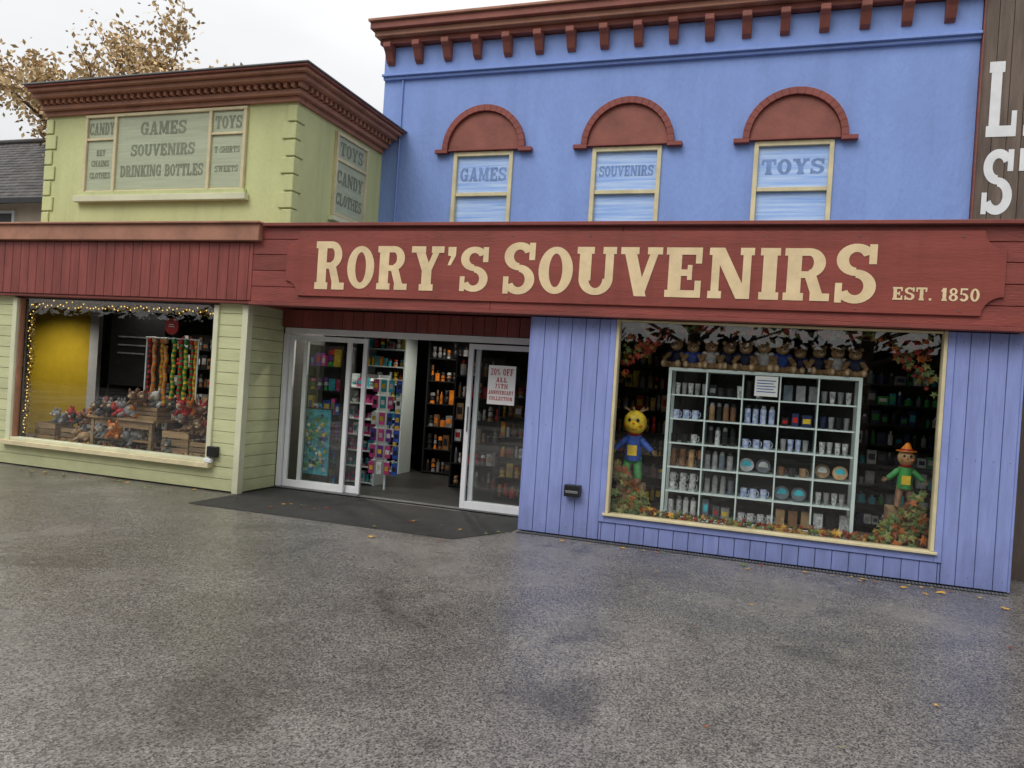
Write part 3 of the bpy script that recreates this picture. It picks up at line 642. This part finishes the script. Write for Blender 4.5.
def scarecrow(x,y,z,hat,shirt,trou,sc_=1,face=CM['yel'],hr=1.0,hatk=1.0):
    g=B();T=CM['tan']
    g.T=Matrix.Translation((x,y,z))@Matrix.Scale(sc_,4)
    g.cyl((0,0,.22),(0,0,.45),.085,.07,shirt,12);g.ell((0,0,.24),(.09,.06,.06),trou);g.ell((0,0,.44),(.085,.06,.04),shirt)
    hz_=.48+.08*hr
    g.ell((0,-.01,hz_),(.085*hr,.075*hr,.09*hr),face)
    ht=hz_+.045*hr+.02
    if hatk>0:
        g.cyl((0,0,ht),(0,0,ht+.012),.13*hatk,.125*hatk,hat,18);g.cyl((0,0,ht+.012),(.01,.01,ht+.10*hatk),.078*hatk,.03*hatk,hat,14);g.ell((.01,.01,ht+.10*hatk),(.03*hatk,.03*hatk,.015),hat,10,6);g.cyl((0,0,ht+.013),(0,0,ht+.03),.081*hatk,.077*hatk,CM['red'],14)
    else:
        for k in range(26):
            a=k*.9;g.cyl((.03*math.cos(a),.02*math.sin(a),hz_+.07*hr),(.09*hr*math.cos(a),.06*math.sin(a)-.01,hz_+.10*hr+.01*(k%3)),.005,.002,T,4)
    for s in (-1,1):
        g.ell((s*.03*hr,-.01-.072*hr,hz_+.02*hr),(.012*hr,.006,.014*hr),CM['blk'],8,6);g.ell((s*.05*hr,-.01-.062*hr,hz_-.02*hr),(.014*hr,.008,.011*hr),CM['orange'],8,6)
        g.cyl((s*.07,0,.42),(s*.18,-.03,.32),.035,.03,shirt,10)
        for k in range(9):g.cyl((s*.17,-.03,.325),(s*(.22+.01*(k%3)),-.03+(k-4)*.009,.28+(k%4)*.016),.004,.002,T,4)
        g.cyl((s*.045,0,.22),(s*.07,-.06,.04),.042,.036,trou,10);g.ell((s*.075,-.09,.03),(.035,.06,.03),CM['brn'],10,7)
    g.box(-.045,.045,-.084,-.076,.27,.37,CM['yel']);g.ell((0,-.01-.077*hr,hz_-.002),(.012,.012,.01),CM['orange'],8,6)
    for q in range(6):
        a0=-2.4+q*.27;a1=a0+.27;g.cyl((.04*hr*math.cos(a0),-.012-.073*hr,hz_-.01*hr+.04*hr*math.sin(a0)),(.04*hr*math.cos(a1),-.012-.073*hr,hz_-.01*hr+.04*hr*math.sin(a1)),.003,.003,CM['red'],5)
    g.cyl((0,0,.46),(0,0,.48),.06,.075,CM['red'],12)
    g.T=Matrix.Identity(4);g.obj('scarecrow_doll')
scarecrow(-1.34,8.15,.60,CM['yel'],CM['blue'],CM['green'],1.08,CM['yel'],1.35,0)
scarecrow(1.26,8.18,.62,CM['orange'],CM['green'],CM['brn'],.85,CM['tan'],1.1,.85)
g=B();g.box(-1.48,-1.20,8.05,8.25,.272,.60,WOOD);g.obj('wooden_crate',None,.004);g=B();g.box(1.12,1.40,8.1,8.35,.272,.62,WOOD);g.obj('wooden_crate',None,.004)
g=B()
for i in range(560):
    t=rng.random()
    x=-1.48+t*2.9 if i<330 else (rng.uniform(1.0,1.43) if i<470 else rng.uniform(-1.49,-1.15))
    edge=min(abs(x+1.48),abs(x-1.42));hh=.06+.50*max(0,1-edge/.45)
    g.leaf((x,8.0+rng.uniform(-.04,.07),.29+rng.random()**1.3*hh),rng.uniform(.02,.055) if edge>.35 else rng.uniform(.035,.08),rng.choice(LEAFM if edge>.35 else [LEAFM[2],LEAFM[4],LEAFM[0],LEAFM[2]]))
g.obj('autumn_leaf_garland')
g=B()
for i in range(330):
    x=-1.48+rng.random()*2.9 if i<190 else rng.choice([rng.uniform(-1.49,-1.1),rng.uniform(1.05,1.43)])
    edge=min(abs(x+1.48),abs(x-1.42));d=.05+.5*max(0,1-edge/.5)
    g.leaf((x,8.0+rng.uniform(-.05,.08),2.26-rng.random()*d),rng.uniform(.025,.06),rng.choice([LEAFM[0],LEAFM[3],LEAFM[3],LEAFM[4],LEAFM[2]]))
pts=[(-1.48+i*.29,8.02,2.22+.03*math.sin(i*2.1)) for i in range(11)]
for a,b_ in zip(pts,pts[1:]):g.cyl(a,b_,.006,.006,BARK,6)
g.obj('autumn_leaf_garland')
def crate(x0,x1,y0,y1,z0,z1):
    g=B();n=3;hh=(z1-z0)/n
    for i in range(n):
        a=z0+i*hh;g.box(x0,x1,y0,y0+.015,a,a+hh*.8,WOOD);g.box(x0,x1,y1-.015,y1,a,a+hh*.8,WOOD);g.box(x0,x0+.015,y0+.016,y1-.016,a,a+hh*.8,WOOD);g.box(x1-.015,x1,y0+.016,y1-.016,a,a+hh*.8,WOOD)
    for x in (x0+.016,x1-.04):
        for y in (y0+.016,y1-.04):g.box(x,x+.024,y,y+.024,z0,z1-.01,WOOD)
    g.box(x0+.016,x1-.016,y0+.016,y1-.016,z0+.01,z0+.02,WOOD);g.obj('wooden_crate',None,.002)
crate(-9.72,-9.35,8.1,8.4,.342,.60);crate(-9.30,-8.98,8.15,8.45,.342,.55);crate(-7.55,-7.12,8.15,8.45,.342,.66);crate(-7.05,-6.75,8.1,8.4,.342,.55);crate(-8.2,-7.75,8.25,8.5,.752,.93);crate(-7.4,-7.05,8.35,8.6,.66,.88)
g=B();g.box(-8.85,-7.70,8.15,8.60,.72,.75,WOOD)
for x in (-8.80,-7.80):
    for y in (8.18,8.53):g.box(x,x+.05,y,y+.05,.342,.718,WOOD)
g.box(-8.74,-7.81,8.19,8.21,.62,.715,WOOD);g.box(-8.74,-7.81,8.2,8.52,.44,.46,WOOD);g.obj('wooden_table',None,.003)
pm={}
def plush(x,y,z,mk,s,rz):
    if mk not in pm:
        m=CM[mk];g=B()
        g.ell((0,0,.07),(.07,.10,.065),m);g.ell((0,-.11,.13),(.05,.05,.048),m);g.ell((0,-.155,.12),(.025,.025,.02),FURL,10,7)
        for q in (-1,1):
            g.ell((q*.04,-.10,.185),(.016,.012,.028),m,8,6);g.ell((q*.018,-.155,.145),(.006,.006,.006),CM['blk'],6,5)
            g.cyl((q*.04,-.07,.05),(q*.055,-.13,.015),.024,.02,m,8);g.cyl((q*.045,.06,.05),(q*.065,.02,.015),.028,.022,m,8)
        g.cyl((0,.09,.08),(.02,.17,.11),.015,.01,m,8)
        o=g.obj('plush_toy');pm[mk]=o.data
    else:
        o=bpy.data.objects.new('plush_toy',pm[mk]);scene.collection.objects.link(o)
    o.location=(x,y,z);o.scale=(s,)*3;o.rotation_euler=(0,0,rz)
pl=['brn','gry','whi','tan','blk','brn','slt','orange','gry','brn','red']
regs=[(-9.7,-9.0,.58),(-8.8,-7.8,.755),(-8.8,-7.8,.755),(-7.5,-6.8,.62),(-8.7,-7.9,.46),(-9.7,-6.8,.345),(-7.4,-7.1,.84),(-8.15,-7.8,.90)]
for i in range(64):
    reg=regs[i%8]
    plush(rng.uniform(reg[0],reg[1]),rng.uniform(8.12,8.5),reg[2]+rng.uniform(0,.03),rng.choice(pl),rng.uniform(.7,1.25),rng.uniform(-1.2,1.2))
rr=random.Random(9)
g=B()
for i in range(13):
    x=-8.02+i*.062;y=8.35+rr.uniform(-.06,.06);pal=rr.choice([('red','green'),('orange','yel'),('red','blk'),('green','yel'),('tan','orange')]);z=1.80+rr.uniform(-.06,.04)
    zend=rr.uniform(.95,1.1);k=0;dx=0
    while z>zend:
        nx=.012*math.sin(k*.8+i);g.cyl((x+dx,y,z),(x+nx,y,z-.035),.024,.028,CM[pal[k%2]],8);dx=nx;z-=.035;k+=1
    g.ell((x,y-.01,1.82),(.034,.034,.04),CM[pal[0]],8,6)
g.cyl((-8.1,8.35,1.86),(-7.2,8.35,1.86),.012,.012,METAL,8);g.cyl((-8.08,8.35,.35),(-8.08,8.35,1.86),.012,.012,METAL,8);g.cyl((-7.22,8.35,.35),(-7.22,8.35,1.86),.012,.012,METAL,8)
g.obj('hanging_plush_snakes_rack')
g=B();g.cyl((-7.55,8.22,2.02),(-7.55,8.20,2.02),.11,.11,CM['red'],24)
g.box(-7.60,-7.50,8.197,8.199,2.01,2.02,CM['whi']);g.box(-7.59,-7.51,8.197,8.199,2.035,2.045,CM['whi']);g.cyl((-7.55,8.21,2.13),(-7.55,8.21,2.7),.003,.003,CM['blk'],5);g.obj('round_hanging_sign')
g=B();g.box(-9.35,-8.35,8.95,8.98,1.15,2.2,BLACK)
for i in range(3):g.box(-9.2,-8.5-i*.1,8.946,8.949,1.86-i*.12,1.88-i*.12,CM['gry'])
g.box(-9.36,-9.33,8.94,8.99,.013,1.148,BLACK);g.box(-8.37,-8.34,8.94,8.99,.013,1.148,BLACK);g.obj('information_board')
TIN=mat('gold_tinsel',(.55,.38,.10),.3,.4,20,0,metal=.6,island=.4)
g=B()
for i in range(900):
    if rng.random()<.62: c=(-9.78+rng.random()*3.2,7.98+rng.gauss(0,.02),2.22+rng.gauss(0,.028))
    else: c=(-9.73+rng.gauss(0,.025),7.98+rng.gauss(0,.02),.42+rng.random()*1.85)
    g.leaf(c,.024,TIN)
for i in range(60):g.ell((-9.75+i*.053+rng.uniform(-.015,.015),7.95,2.21+rng.gauss(0,.025)),(.007,.007,.009),FAIRY,6,5)
for i in range(36):g.ell((-9.735+rng.gauss(0,.02),7.95,.45+i*.048+rng.uniform(-.01,.01)),(.007,.007,.009),FAIRY,6,5)
g.obj('tinsel_garland')
g=B()
for i in range(60):g.leaf((rng.uniform(-9.7,-6.6),8.0+rng.uniform(-.03,.05),.36+rng.random()*.05),.035,rng.choice(LEAFM))
g.obj('autumn_leaf_garland')
for (x,y,e) in ((-8.6,8.9,100),(-7.2,8.5,60),(-11.6,9.2,130),(-5.6,9.3,110),(-4.6,10.6,110),(-.9,8.25,30),(.5,8.25,30),(.2,10.2,90)):
    g=B();g.cyl((0,0,.05),(0,0,0),.05,.06,BLACK,14);g.cyl((0,0,-.002),(0,0,-.006),.045,.045,BULB,14);g.cyl((0,0,.05),(0,0,.1),.01,.01,BLACK,8)
    o=g.obj('ceiling_spotlight',None,0,(x,y,2.62))
    ld=bpy.data.lights.new('spot_beam','SPOT');ld.energy=e;ld.spot_size=2.4;ld.spot_blend=.8;ld.color=(1,.92,.8);ld.shadow_soft_size=.06
    lo=bpy.data.objects.new('lamp_light',ld);scene.collection.objects.link(lo);lo.parent=o;lo.location=(0,0,-.02)
# ================================================================== SKY, SUN, CAMERA
w=bpy.data.worlds.new('World');scene.world=w;w.use_nodes=True;nt=w.node_tree;N=nt.nodes;L=nt.links
bg=N['Background'];sky=N.new('ShaderNodeTexSky');sky.sky_type='NISHITA';sky.sun_disc=False;sky.sun_elevation=math.radians(48);sky.sun_rotation=math.radians(200);sky.air_density=1.5;sky.dust_density=5
tc=N.new('ShaderNodeTexCoord');sp=N.new('ShaderNodeSeparateXYZ');L.new(tc.outputs['Generated'],sp.inputs[0])
mp=N.new('ShaderNodeMapping');mp.inputs['Scale'].default_value=(1,1,3);L.new(tc.outputs['Generated'],mp.inputs[0])
n=N.new('ShaderNodeTexNoise');n.inputs['Scale'].default_value=1.6;n.inputs['Detail'].default_value=5;L.new(mp.outputs[0],n.inputs['Vector'])
a=N.new('ShaderNodeMapRange');a.inputs[1].default_value=0;a.inputs[2].default_value=1;a.inputs[3].default_value=7.4;a.inputs[4].default_value=15.5;L.new(sp.outputs['Z'],a.inputs[0])
b2=N.new('ShaderNodeMapRange');b2.inputs[1].default_value=.35;b2.inputs[2].default_value=.65;b2.inputs[3].default_value=.88;b2.inputs[4].default_value=1.06;L.new(n.outputs['Fac'],b2.inputs[0])
m1=N.new('ShaderNodeMath');m1.operation='MULTIPLY';L.new(a.outputs[0],m1.inputs[0]);L.new(b2.outputs[0],m1.inputs[1])
v=N.new('ShaderNodeVectorMath');v.operation='SCALE';v.inputs[0].default_value=(.98,.99,1.0);L.new(m1.outputs[0],v.inputs['Scale'])
mx=N.new('ShaderNodeMix');mx.data_type='RGBA';mx.inputs[0].default_value=.92;L.new(sky.outputs[0],mx.inputs[6]);L.new(v.outputs[0],mx.inputs[7]);L.new(mx.outputs[2],bg.inputs[0]);bg.inputs[1].default_value=.1
sd=bpy.data.lights.new('sun','SUN');sd.energy=1.35;sd.angle=math.radians(30);sd.color=(1,.97,.93);so=bpy.data.objects.new('sun',sd);scene.collection.objects.link(so)
so.rotation_euler=(math.radians(42),0,math.radians(-20))
scene.view_settings.view_transform='Standard';scene.view_settings.look='None'
cd=bpy.data.cameras.new('camera');cam=bpy.data.objects.new('camera',cd);scene.collection.objects.link(cam);scene.camera=cam
cd.sensor_width=36;cd.lens=770/1024*36;cd.clip_end=1000;cd.clip_start=.05
th=math.radians(18.6);ro=math.radians(3.7);pi_=4/770
Fw=Vector((-math.sin(th)*math.cos(pi_),math.cos(th)*math.cos(pi_),-math.sin(pi_)));Rt=Vector((math.cos(th),math.sin(th),0));Up=Rt.cross(Fw)
c,s=math.cos(ro),math.sin(ro);X=Rt*c+Up*s;Yc=-Rt*s+Up*c;Zc=-Fw
M=Matrix((X,Yc,Zc)).transposed().to_4x4();M.translation=Vector((0,0,1.6));cam.matrix_world=M
